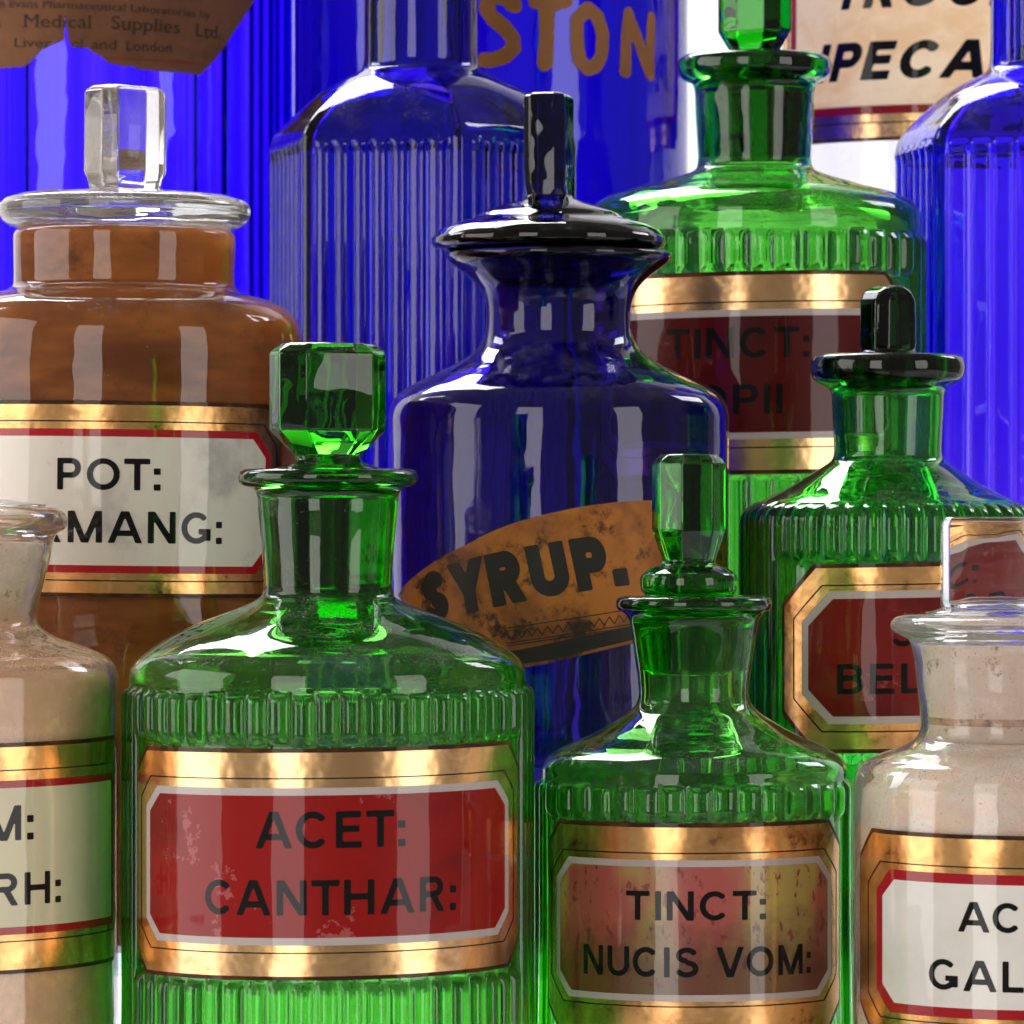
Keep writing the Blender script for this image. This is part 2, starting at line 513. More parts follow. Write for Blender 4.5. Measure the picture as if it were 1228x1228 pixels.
_cap = {}
def glyphs(text, bold=0.0, shear=0.0, spacing=1.0):
    cu = bpy.data.curves.new('lettering', 'FONT')
    cu.body = text
    cu.size = 1.0
    cu.offset = bold
    cu.shear = shear
    cu.space_character = spacing
    cu.resolution_u = 4
    ob = bpy.data.objects.new('lettering', cu)
    COL.objects.link(ob)
    dg = bpy.context.evaluated_depsgraph_get()
    me = bpy.data.meshes.new_from_object(ob.evaluated_get(dg))
    bm = bmesh.new(); bm.from_mesh(me)
    bpy.data.objects.remove(ob); bpy.data.curves.remove(cu); bpy.data.meshes.remove(me)
    return bm

def cap_height(bold):
    if bold not in _cap:
        bm = glyphs('H', bold)
        ys = [v.co.y for v in bm.verts]
        _cap[bold] = (min(ys), max(ys)); bm.free()
    return _cap[bold]

def serifs(bm):
    """Small slab feet where an upright stem ends."""
    add = []
    for e in bm.edges:
        if not e.is_boundary: continue
        a, b = e.verts[0].co, e.verts[1].co
        L = abs(a.x - b.x)
        if abs(a.y - b.y) < 0.012 and 0.05 < L < 0.17:
            f = e.link_faces[0].calc_center_median().y
            add.append(((a.x + b.x) / 2, (a.y + b.y) / 2, L, 1 if f > a.y else -1))
    for x, y, L, d in add:
        w = L * 1.15; h = 0.045
        vs_ = [bm.verts.new((x + sx * w, y + sy * h * d, 0.0)) for sx, sy in ((-1, 0), (1, 0), (1, 1), (-1, 1))]
        bm.faces.new(vs_ if d > 0 else vs_[::-1])

def text2d(text, x0, x1, y_top, y_base, shear=0.0, rot=0.0):
    """Small printed serif text."""
    bm = glyphs(text, 0.0, shear, 1.0)
    serifs(bm)
    lo, hi = cap_height(0.0)
    xs = [v.co.x for v in bm.verts]
    a, b = min(xs), max(xs)
    cr, sr = math.cos(rot), math.sin(rot)
    for v in bm.verts:
        u = (v.co.x - a) / (b - a) * (x1 - x0)
        w = (v.co.y - lo) / (hi - lo) * (y_base - y_top)
        v.co = (x0 + u * cr - w * sr, y_base - (u * sr + w * cr), 0)
    slice_bm(bm, 6.0)
    return bm_out(bm)

def ell(cx, cy, rx, ry, a0, a1, n=22):
    return [(cx + rx * math.cos(R_(a0 + (a1 - a0) * i / n)), cy + ry * math.sin(R_(a0 + (a1 - a0) * i / n))) for i in range(n + 1)]

def letter(ch, h):
    """advance width and centre-line strokes of one capital (cap height 1, half stroke h)"""
    L = lambda *p: list(p)
    if ch == 'A': return 0.94, [L((h * 0.75, -.1 * .4), (.47, 1.04 + .02)), L((.94 - h * 0.75, -.04), (.47, 1.06)), L((.22, .31), (.72, .31))]
    if ch == 'B': return 0.74, [L((h, 0), (h, 1)), L((0, 1 - h), (.42, 1 - h)), L((0, .53), (.44, .53)), L((0, h), (.44, h)), ell(.42, .765 - h / 2, .28 - h, .235 - h / 2, -90, 90), ell(.44, .265 + h / 2, .30 - h, .265 - h / 2, -90, 90)]
    if ch == 'C': return 0.86, [ell(.44, .5, .44 - h, .5 - h, 44, 316, 34)]
    if ch == 'D': return 0.82, [L((h, 0), (h, 1)), L((0, 1 - h), (.38, 1 - h)), L((0, h), (.38, h)), ell(.38, .5, .44 - h, .5 - h, -90, 90, 26)]
    if ch == 'E': return 0.66, [L((h, 0), (h, 1)), L((0, 1 - h), (.64, 1 - h)), L((0, .52), (.60, .52)), L((0, h), (.66, h))]
    if ch == 'G': return 0.90, [ell(.45, .5, .45 - h, .5 - h, 44, 330, 34), L((.90 - h, .0 + .10), (.90 - h, .46)), L((.52, .46 - h * .85), (.90, .46 - h * .85))]
    if ch == 'H': return 0.80, [L((h, 0), (h, 1)), L((.80 - h, 0), (.80 - h, 1)), L((h, .52), (.80 - h, .52))]
    if ch == 'I': return 2 * h, [L((h, 0), (h, 1))]
    if ch == 'L': return 0.60, [L((h, 0), (h, 1)), L((0, h), (.60, h))]
    if ch == 'M': return 0.98, [L((h, 0), (h, 1)), L((.98 - h, 0), (.98 - h, 1)), L((h * .9, 1.05), (.49, -.02)), L((.98 - h * .9, 1.05), (.49, -.02))]
    if ch == 'N': return 0.80, [L((h, 0), (h, 1)), L((.80 - h, 0), (.80 - h, 1)), L((h * .9, 1.04), (.80 - h * .9, -.04))]
    if ch == 'O': return 0.94, [ell(.47, .5, .47 - h, .5 - h, 0, 360, 40)]
    if ch == 'P': return 0.70, [L((h, 0), (h, 1)), L((0, 1 - h), (.42, 1 - h)), L((0, .46), (.42, .46)), ell(.42, .73 - h / 2, .28 - h, .27 - h / 2, -90, 90)]
    if ch == 'R': return 0.76, [L((h, 0), (h, 1)), L((0, 1 - h), (.42, 1 - h)), L((0, .50), (.42, .50)), ell(.42, .75 - h / 2, .29 - h, .25 - h / 2, -90, 90), L((.36, .54), (.76 - h * 1.1, -.04))]
    if ch == 'S': return 0.74, [ell(.37, .745 - h * .15, .34 - h, .255 - h * .85, 22, 270, 24), ell(.37, .275 + h * .15, .37 - h, .275 - h * .85 + .0, 90, -158, 24)]
    if ch == 'T': return 0.74, [L((.37, 0), (.37, 1)), L((0, 1 - h), (.74, 1 - h))]
    if ch == 'U': return 0.78, [L((h, .36), (h, 1)), L((.78 - h, .36), (.78 - h, 1)), ell(.39, .37, .39 - h, .37 - h, 180, 360, 24)]
    if ch == 'V': return 0.88, [L((h * .8, 1.05), (.44, -.05)), L((.88 - h * .8, 1.05), (.44, -.05))]
    if ch == 'Y': return 0.86, [L((h * .8, 1.05), (.43, .42)), L((.86 - h * .8, 1.05), (.43, .42)), L((.43, 0), (.43, .46))]
    if ch == ':': return 2.3 * h, [L((1.15 * h, 0), (1.15 * h, 2.3 * h)), L((1.15 * h, .50), (1.15 * h, .50 + 2.3 * h))]
    if ch == '.': return 2.3 * h, [L((1.15 * h, 0), (1.15 * h, 2.3 * h))]
    return 0.34, []

def march(gx, gy, d):
    V, F, key = [], [], {}
    nx, ny = d.shape
    ins = d <= 0
    anyin = ins[:-1, :-1] | ins[1:, :-1] | ins[1:, 1:] | ins[:-1, 1:]
    def vid(k, p):
        if k not in key: key[k] = len(V); V.append(p)
        return key[k]
    for i, j in zip(*np.nonzero(anyin)):
        cs = [(i, j), (i + 1, j), (i + 1, j + 1), (i, j + 1)]
        ring = []
        for q in range(4):
            c, e = cs[q], cs[(q + 1) % 4]
            if ins[c]: ring.append(vid(c, (gx[c], gy[c])))
            if ins[c] != ins[e]:
                t = d[c] / (d[c] - d[e])
                ring.append(vid((min(c, e), max(c, e)), (gx[c] + t * (gx[e] - gx[c]), gy[c] + t * (gy[e] - gy[c]))))
        if len(ring) >= 3: F.append(tuple(ring))
    return V, F

_letters = {}
def letter_mesh(ch, h, cell=0.032):
    if (ch, h) in _letters: return _letters[(ch, h)]
    w, strokes = letter(ch, h)
    gx, gy = np.meshgrid(np.arange(-0.06, w + 0.06 + cell, cell), np.arange(-0.045, 1.045 + cell, cell), indexing='ij')
    d = np.full(gx.shape, 9.0)
    hw = 1.12 * h if ch in ':.' else h
    for pts in strokes:
        n = len(pts) - 1
        for i in range(n):
            ax, ay = pts[i]; bx, by = pts[i + 1]
            l = math.hypot(bx - ax, by - ay)
            ux, uy = (bx - ax) / l, (by - ay) / l
            t = (gx - ax) * ux + (gy - ay) * uy
            p = np.abs((gx - ax) * -uy + (gy - ay) * ux) - hw
            box_ = np.maximum(p, np.maximum(-t, t - l))          # square ends
            d = np.minimum(d, box_)
            if i < n - 1:                                        # round joints inside a curve
                d = np.minimum(d, np.hypot(gx - bx, gy - by) - hw)
    d = np.maximum(d, np.maximum(-gy, gy - 1))
    _letters[(ch, h)] = (w, *march(gx, gy, d))
    return _letters[(ch, h)]

def capitals(text, x0, x1, y_top, y_base, h=0.088, gap=0.17, shear=0.0, rot=0.0, curve=0.0):
    """Line of sign-writer's capitals filling x0..x1, cap height y_top..y_base."""
    V, F = [], []
    x = 0.0
    for k, ch in enumerate(text):
        w, v, f = letter_mesh(ch, h)
        n0 = len(V)
        V += [(x + a + shear * b, b) for a, b in v]
        F += [tuple(q + n0 for q in r) for r in f]
        nxt = text[k + 1] if k + 1 < len(text) else ''
        x += w + (gap if ch != ' ' else 0.05)
        if (ch + nxt) in ('CT', 'TH', 'ET', 'OT', 'NT', 'UC', 'CA', 'RO', 'OC', 'PE'): x -= 0.05
        if (ch + nxt) in ('T:', 'P.', 'C:', 'VO', 'AC', 'YR', 'LA', 'TR', 'AT'): x -= 0.07
    V = np.array(V)
    a, b = V[:, 0].min(), V[:, 0].max()
    u = (V[:, 0] - a) / (b - a) * (x1 - x0)
    w = V[:, 1] * (y_base - y_top)
    w = w + curve * (1 - (2 * u / (x1 - x0) - 1) ** 2)
    cr, sr = math.cos(rot), math.sin(rot)
    return np.stack([x0 + u * cr - w * sr, y_base - (u * sr + w * cr)], -1).tolist(), F

def glass_label(B, xc, spec, skew=0.0):
    """A curved, gilded glass label: backing, gilt plate, rule, frame, panel, lettering."""
    Rl = B.Rl
    sk = lambda vf: ([(x, y + (x - xc) * skew) for x, y in vf[0]], vf[1])
    hw, y0, y1, c = spec['plate']
    fw, fa, fb, fc, ft = spec['frame']
    hole = oct_loop(xc, fw - ft, fa + ft, fb - ft, fc - ft * 0.4) if spec.get('open') else None      # gilding only round an unbacked panel
    lay = lambda loop: frame(loop, hole) if hole else poly(loop)
    root = B.wrap('label', *sk(lay(oct_loop(xc, hw, y0, y1, c))), Rl + 2.2, spec.get('gold', MAT['gold']), B.root, 2.6)
    e = spec.get('edge', 5)
    B.wrap('label_backing', *sk(lay(oct_loop(xc, hw + e, y0 - e, y1 + e, c + 1))), Rl + 1.2, MAT['edge'], root, 2.0)
    if 'rule' in spec:
        w, a, b, c = spec['rule']
        t = spec.get('rule_w', 1.6)
        B.wrap('border_rule', *sk(frame(oct_loop(xc, w, a, b, c), oct_loop(xc, w - t, a + t, b - t, c - t * 0.4))), Rl + 2.5, MAT['line'], root)
    w, a, b, c, t = spec['frame']
    B.wrap('frame', *sk(frame(oct_loop(xc, w, a, b, c), oct_loop(xc, w - t, a + t, b - t, c - t * 0.4))), Rl + 2.6, spec['frame_mat'], root)
    B.wrap('panel', *sk(poly(oct_loop(xc, w - t + 0.6, a + t - 0.6, b - t + 0.6, c - t * 0.4))), Rl + 2.45, spec['panel_mat'], root)
    for ln in spec['text']:
        txt, x0, x1, yt, yb = ln[:5]
        kw = ln[5] if len(ln) > 5 else {}
        B.wrap('lettering', *sk(capitals(txt, x0, x1, yt, yb, **kw)), Rl + 2.8, MAT['ink'], root)
    return root

def rib_shape(B, n_ribs, amp, intervals, end=11.0, phase=0.0, power=0.5):
    yb = B.yb - 26
    intervals = [(float(B.fy(a)), min(float(B.fy(b)), yb), c) for a, b, c in intervals]
    def f(th, r, y):
        k = np.round((th - phase) / (2 * PI / n_ribs))
        u = (th - phase) / (2 * PI / n_ribs) - k
        tk = (k * 2 * PI / n_ribs + phase + PI) % (2 * PI) - PI
        kk = (k.astype(int) % n_ribs)
        rng = np.random.RandomState(n_ribs)
        ja = 1 + 0.22 * (rng.rand(n_ribs) - 0.5); js = 0.09 * (rng.rand(n_ribs) - 0.5); jy = 3.4 * (rng.rand(n_ribs) - 0.5)
        cap = np.maximum(0, 1 - (2.14 * (u + js[kk])) ** 2) ** power * ja[kk]
        R = np.repeat(r[:, None], len(th), 1)
        for a, b, sel in intervals:
            on = sel(tk)
            yy = y[:, None] + jy[kk][None, :]
            v = np.minimum(yy - a, b - yy)
            en = np.sqrt(np.maximum(0, 1 - (1 - np.clip(v / end, 0, 1)) ** 2))
            R = R + amp * en * cap[None, :] * on[None, :]
        return R
    return f

def loft(B, name, sections, mat, parent, rot=0.0, dx=0.0, bevel=0.0, sharp=R_(28), ground=None):
    """sections: (y, 'o', half width, half depth, corner cut) or (y, 'c', radius)"""
    K = 6
    rings = []
    cr, sr = math.cos(rot), math.sin(rot)
    for sec in sections:
        y = sec[0]
        if sec[1] == 'o':
            hw, hd, c = sec[2:5]
            P = [(-hw + c, -hd), (hw - c, -hd), (hw, -hd + c), (hw, hd - c), (hw - c, hd), (-hw + c, hd), (-hw, hd - c), (-hw, -hd + c)]
        else:
            r = sec[2]
            # eight corners of the matching circle
            P = None
        pts = []
        if P is not None:
            for i in range(8):
                a, b = P[i], P[(i + 1) % 8]
                for k in range(K):
                    t = k / K
                    pts.append((a[0] + (b[0] - a[0]) * t, a[1] + (b[1] - a[1]) * t))
            last = [math.atan2(q[1], q[0]) for q in pts]
        else:
            for i in range(8 * K):
                ang = -PI / 2 - PI / 8 + i * 2 * PI / (8 * K)
                pts.append((r * math.cos(ang), r * math.sin(ang)))
        z = float(B.z(y))
        rings.append([((dx + p[0] * cr - p[1] * sr) * B.s, (p[0] * sr + p[1] * cr) * B.s, z) for p in pts])
    me = grid_mesh(name, np.array(rings))
    bm = bmesh.new(); bm.from_mesh(me)
    bmesh.ops.recalc_face_normals(bm, faces=bm.faces)
    bm.to_mesh(me); bm.free()
    o = link(name, me, mat, parent, True, sharp)
    if ground:
        a = np.zeros(len(me.vertices), dtype=np.float32)
        for i, sec in enumerate(sections):
            if ground[0] <= sec[0] <= ground[1]: a[i * 8 * K:(i + 1) * 8 * K] = 1.0
        me.attributes.new('ground', 'FLOAT', 'POINT').data.foreach_set('value', a)
    if bevel:
        bv = o.modifiers.new('worn_edges', 'BEVEL')
        bv.width = bevel * B.s; bv.segments = 2; bv.limit_method = 'ANGLE'; bv.angle_limit = sharp
        bv.harden_normals = False
    return o

def box(name, x0, x1, y0, y1, z0, z1, mat, bevel=0.0015):
    me = bpy.data.meshes.new(name)
    bm = bmesh.new()
    bmesh.ops.create_cube(bm, size=1.0)
    for v in bm.verts:
        v.co = ((x0 + x1) / 2 + v.co.x * (x1 - x0), (y0 + y1) / 2 + v.co.y * (y1 - y0), (z0 + z1) / 2 + v.co.z * (z1 - z0))
    if bevel: bmesh.ops.bevel(bm, geom=bm.edges[:], offset=bevel, segments=2, affect='EDGES')
    bm.to_mesh(me); bm.free()
    return link(name, me, mat, None, False)

# ------------------------------------------------------------------ the setting: glass shelves in steps before a white backdrop
Z0, Z1, Z2, Z3 = -0.157, -0.099, -0.062, -0.035
tag(box('table', -0.8, 0.8, 0.75, 1.99, Z0 - 0.03, Z0, MAT['board']), kind='structure')
tag(box('backdrop', -1.1, 1.1, 2.0, 2.02, -0.3, 1.0, MAT['board'], 0), kind='structure')
def shelf(y0, y1, z, t, label):
    r = bpy.data.objects.new('glass_shelf', None)
    COL.objects.link(r)
    r.location = (0, (y0 + y1) / 2, Z0)
    tag(r, label, 'shelf', 'stepped glass shelves')
    h = (y1 - y0) / 2
    o = box('shelf_pane', -0.42, 0.42, -h, h, z - t - Z0, z - Z0, MAT['shelf_glass'], 0.0006)
    o.parent = r
    for sx in (-1, 1):
        q = box('end_support', sx * 0.39 - 0.01, sx * 0.39 + 0.01, -h + 0.01, h - 0.01, 0.0002, z - t - Z0 - 0.0002, MAT['board'])
        q.parent = r
shelf(1.090, 1.193, Z1, 0.005, 'glass shelf under the POT: PERMANG: jar')
shelf(1.197, 1.343, Z2, 0.005, 'glass shelf under the TINCT: OPII bottle')
shelf(1.347, 1.540, Z3, 0.005, 'glass shelf under the bottle painted STON')

# ------------------------------------------------------------------ green poison bottle, red label ACET: CANTHAR:
def acet():
    B = Bottle('apothecary_bottle', 393, 1.03, Z0, 'green ribbed glass bottle with red label reading ACET: CANTHAR:', 'stoppered apothecary bottles')
    yb = B.yb; B.Rl = 238
    outer = [(78, 563), (98, 562.5), (105, 565), (108, 571), (107, 578), (101, 583), (90, 586), (85.5, 593), (84, 610), (80, 650), (77, 690), (77, 706), (80, 715), (91, 722), (108, 729), (132, 738), (160, 749), (190, 763), (214, 777.5), (230, 790), (237, 803), (238, 822), (238, 900), (238, 1170), (238, yb - 30), (232, yb - 8), (215, yb - 1), (150, yb), (60, yb - 4), (1, yb - 6)]
    inner = [(78, 563), (76, 567), (75.5, 600), (74, 650), (71, 700), (71.5, 716), (78, 728), (96, 739), (128, 753), (160, 766), (194, 780), (214, 793), (222, 808), (224, 830), (224, 1170), (224, yb - 50), (212, yb - 28), (150, yb - 20), (1, yb - 22)]
    lim = 1.24
    front = lambda t: (np.abs(t) < lim).astype(float)
    side = lambda t: (np.abs(t) >= lim).astype(float)
    sh = rib_shape(B, 54, 9.5, [(833, 891, front), (1178, 9999, front), (831, 9999, side)], end=12)
    B.lathe('bottle_body', outer, MAT['green'], n=54 * 10, step=4.0, shape=sh, inner=inner, ground=(564, 720))
    loft(B, 'stopper', [(412, 'o', 54, 31, 20), (421, 'o', 66, 42, 25), (424, 'o', 68, 44, 26), (514, 'o', 68, 44, 26), (518, 'o', 66, 42, 25), (546, 'o', 38, 27, 16), (550, 'c', 38), (555, 'c', 44), (560, 'c', 60), (562.0, 'c', 66), (566, 'c', 71.5), (650, 'c', 70.5), (712, 'c', 68.5), (718, 'c', 69), (756, 'c', 68), (766, 'c', 64), (769, 'c', 56)], MAT['green_stopper'], B.root, rot=R_(20), bevel=1.6, ground=(564, 720))
    glass_label(B, 0, dict(plate=(287, 901, 1168, 30), rule=(274, 931, 1141, 26), frame=(258, 943, 1131, 26, 9), frame_mat=MAT['grey_frame'], panel_mat=MAT['red_panel'],
        text=[('ACET:', B.arc(308), B.arc(485), 971, 1015), ('CANTHAR:', B.arc(248), B.arc(545), 1053, 1095)]), skew=-0.012)
acet()

# ------------------------------------------------------------------ smaller green bottle, stained label TINCT: NUCIS VOM:
def nucis():
    B = Bottle('apothecary_bottle', 832, 1.05, Z0, 'small green ribbed bottle with brown-stained label reading TINCT: NUCIS VOM:', 'stoppered apothecary bottles')
    yb = B.yb; B.Rl = 184
    outer = [(60, 716), (84, 714.5), (91, 717), (93.5, 723), (92, 730), (84, 735), (79, 741), (76, 752), (71, 785), (67, 815), (66, 832), (68, 842), (76, 852), (92, 863), (114, 876), (140, 888), (163, 899), (176, 908), (183, 919), (184, 932), (184, 980), (184, 1100), (184, yb - 30), (178, yb - 8), (164, yb - 1), (110, yb), (40, yb - 4), (1, yb - 6)]
    inner = [(60, 716), (58.5, 722), (58, 760), (55, 800), (54, 830), (57, 846), (70, 860), (92, 874), (116, 888), (142, 900), (160, 911), (168, 926), (171, 944), (171, 1100), (171, yb - 46), (160, yb - 26), (110, yb - 18), (1, yb - 20)]
    lim = 1.20
    front = lambda t: (np.abs(t) < lim).astype(float)
    side = lambda t: (np.abs(t) >= lim).astype(float)
    sh = rib_shape(B, 38, 7.5, [(944, 984, front), (1244, 9999, front), (944, 9999, side)], end=11, phase=0.03)
    B.lathe('bottle_body', outer, MAT['green'], n=38 * 12, step=4.0, shape=sh, inner=inner, ground=(714, 802))
    loft(B, 'stopper', [(545, 'o', 30, 30, 14), (551, 'o', 37, 37, 19), (556, 'o', 41, 41, 22), (634, 'o', 41, 41, 22), (638, 'o', 40, 40, 21), (672, 'o', 29, 29, 14), (677, 'c', 33), (681, 'c', 46), (688, 'c', 56), (694, 'c', 58.5), (705, 'c', 58.5), (710, 'c', 56), (713.5, 'c', 53), (718, 'c', 54), (760, 'c', 53), (800, 'c', 50), (808, 'c', 45)], MAT['green_stopper'], B.root, rot=R_(15), dx=-6, bevel=1.4, ground=(714, 802))
    glass_label(B, 0, dict(plate=(216, 991, 1237, 30), rule=(208, 1021, 1206, 30), frame=(193, 1030, 1199, 26, 8), frame_mat=MAT['grey_frame'], panel_mat=MAT['mottled_panel'], gold=MAT['gold_worn'],
        text=[('TINCT:', B.arc(752), B.arc(917), 1067, 1102), ('NUCIS VOM:', B.arc(702), B.arc(970), 1134, 1170)]), skew=-0.004)
nucis()

# ------------------------------------------------------------------ clear jar of cream powder, ACID GALLIC
def gallic():
    B = Bottle('apothecary_jar', 1212, 1.02, Z0, 'clear glass jar of cream powder with white label reading ACID GALLIC', 'stoppered apothecary bottles', 'jar')
    yb = B.yb; B.Rl = 188
    outer = [(100, 737.5), (126, 738), (138, 741), (144, 749), (142, 756), (132, 762), (122, 768), (117, 782), (113, 815), (109, 850), (108, 872), (113, 884), (127, 894), (152, 903), (172, 912), (183, 924), (187.5, 942), (188, 960), (188, 1100), (188, yb - 30), (182, yb - 8), (168, yb - 1), (110, yb), (1, yb - 3)]
    inner = [(100, 737.5), (106, 745), (112, 765), (109, 778), (107, 790), (104, 830), (100.5, 855), (100, 877), (104, 888), (119, 900), (147, 911.5), (166, 922), (176, 937), (179.5, 955), (180, 1100), (180, yb - 40), (162, yb - 17), (1, yb - 15)]
    B.lathe('jar_body', outer, MAT['hazy'], n=128, step=4.0, inner=inner)
    core = [(60, 895), (104, 894), (118, 903), (146, 914), (164, 924), (174, 938), (177.5, 955), (178, 1100), (178, yb - 40), (160, yb - 20), (1, yb - 18)]
    B.lathe('powder', core, MAT['cream_powder'], n=96, step=6.0)
    neck = [(40, 768), (100, 769), (107, 773), (107, 779), (105.6, 790), (102.6, 830), (99, 855), (98.5, 876), (100, 886), (94, 892.5), (40, 893.2)]
    B.lathe('powder_residue', neck, MAT['neck_residue'], n=96, step=5.0)
    B.lathe('residue_ring', [(97.5, 858), (99.4, 859), (99.6, 863), (99.3, 867), (97.5, 868), (97.2, 863), (97.5, 858)], MAT['ring'], n=128, step=2.0)
    loft(B, 'stopper', [(620, 'o', 76, 17, 5), (623, 'o', 81, 20, 7), (630, 'o', 83, 21.5, 7), (722, 'o', 83, 21.5, 7), (729, 'o', 80, 24, 8), (732.5, 'c', 92), (734.5, 'c', 104), (736.8, 'c', 100), (736.9, 'c', 60)], MAT['clear'], B.root, rot=R_(6), bevel=2.5)
    glass_label(B, 0, dict(plate=(226, 1006, 1246, 34), rule=(204, 1039, 1229, 28), frame=(183, 1048, 1221, 26, 12), frame_mat=MAT['red_frame'], panel_mat=MAT['white_panel'], gold=MAT['gold_worn'],
        text=[('ACID', -61, 64, 1081, 1117), ('GALLIC', -98, 98, 1151, 1188)]), skew=0.012)
gallic()

# ------------------------------------------------------------------ clear jar GUM: MYRRH:
def myrrh():
    B = Bottle('apothecary_jar', -72, 1.04, Z0, 'clear glass jar of tan powder with ivory label ending M: and RH:', 'stoppered apothecary bottles', 'jar')
    yb = B.yb; B.Rl = 213
    outer = [(110, 608), (136, 609), (148, 614), (152.5, 624), (150, 634), (140, 640), (136, 648), (132, 668), (124, 700), (117, 725), (115, 738), (119, 750), (135, 762), (162, 772), (188, 782), (204, 792), (212, 806), (213.5, 825), (213, 880), (213, 1100), (213, yb - 30), (207, yb - 8), (190, yb - 1), (120, yb), (1, yb - 3)]
    inner = [(110, 608), (118, 614), (125.5, 640), (125.5, 660), (118.5, 695), (109.5, 726), (107.5, 742), (113, 757), (136, 770), (170, 782), (191, 792), (202, 807), (203.5, 830), (203.8, 900), (204, 1100), (204, yb - 40), (187, yb - 18), (1, yb - 15)]
    B.lathe('jar_body', outer, MAT['hazy_tan'], n=128, step=4.0, inner=inner)
    core = [(60, 806), (150, 802), (192, 803), (200, 810), (201.6, 830), (202, 900), (202, 1100), (202, yb - 40), (185, yb - 20), (1, yb - 18)]
    B.lathe('powder', core, MAT['tan_powder'], n=96, step=6.0)
    neck = [(40, 644), (116, 645), (123.5, 650), (123.5, 660), (116.7, 695), (107.8, 724), (105.5, 738), (100, 746), (40, 747)]
    B.lathe('powder_residue', neck, MAT['neck_residue'], n=96, step=5.0)
    loft(B, 'stopper', [(470, 'o', 50, 22, 8), (480, 'o', 56, 26, 10), (585, 'o', 56, 26, 10), (596, 'c', 60), (602, 'c', 100), (605, 'c', 128), (607.5, 'c', 126), (607.8, 'c', 60)], MAT['clear'], B.root, rot=R_(10), bevel=2.5)
    glass_label(B, 0, dict(plate=(284, 897, 1164, 14), rule=(276, 924, 1131, 8), frame=(268, 937, 1122, 6, 9), frame_mat=MAT['red_frame'], panel_mat=MAT['ivory_panel'], gold=MAT['gold_worn'],
        text=[('GUM:', -36, 112, 967, 1009), ('MYRRH:', -72, 151, 1048, 1087)]), skew=-0.012)
myrrh()

# ------------------------------------------------------------------ POT: PERMANG:
def permang():
    B = Bottle('apothecary_jar', 142, 1.14, Z1, 'wide brown-stained glass jar with white label reading POT: PERMANG:', 'stoppered apothecary bottles', 'jar', lean=0.5)
    yb = B.yb; B.Rl = 214
    outer = [(90, 276.5), (128, 277), (132, 281), (132.5, 300), (132, 335), (133, 343), (140, 349), (156, 354), (176, 360), (194, 369), (207, 382), (213, 398), (214.5, 415), (214, 480), (214, 700), (214, yb - 26), (208, yb - 8), (190, yb - 1), (120, yb), (1, yb - 3)]
    B.lathe('jar_body', outer, MAT['clear'], n=128, step=4.0)
    core = [(60, 284), (119, 283), (121, 290), (121, 330), (121.5, 348), (130, 356), (152, 363), (174, 370), (190, 380), (200, 394), (202.5, 412), (202.5, 720), (202.5, yb - 34), (184, yb - 16), (1, yb - 14)]
    B.lathe('brown_contents', core, MAT['brown_stain'], n=96, step=6.0)
    loft(B, 'stopper', [(104, 'o', 40, 22, 10), (109, 'o', 47, 29, 13), (113, 'o', 49, 31, 14), (208, 'o', 49, 31, 14), (214, 'o', 46, 28, 13), (228, 'o', 42, 26, 12), (230, 'c', 52), (232, 'c', 92), (235, 'c', 128), (240, 'c', 144), (247, 'c', 150.5), (257, 'c', 151), (266, 'c', 146), (272, 'c', 138), (275.5, 'c', 126), (275.8, 'c', 60)], MAT['hazy'], B.root, rot=R_(38), dx=0, bevel=1.6)
    glass_label(B, -14, dict(plate=(236, 486, 711, 30), rule=(226, 505, 697, 26), frame=(212, 515, 687, 26, 9), frame_mat=MAT['red_frame'], panel_mat=MAT['cracked_panel'], gold=MAT['gold_worn'],
        text=[('POT:', B.arc(65), B.arc(187), 550, 588), ('PERMANG:', -168, B.arc(260), 613, 651)]), skew=0.004)
permang()

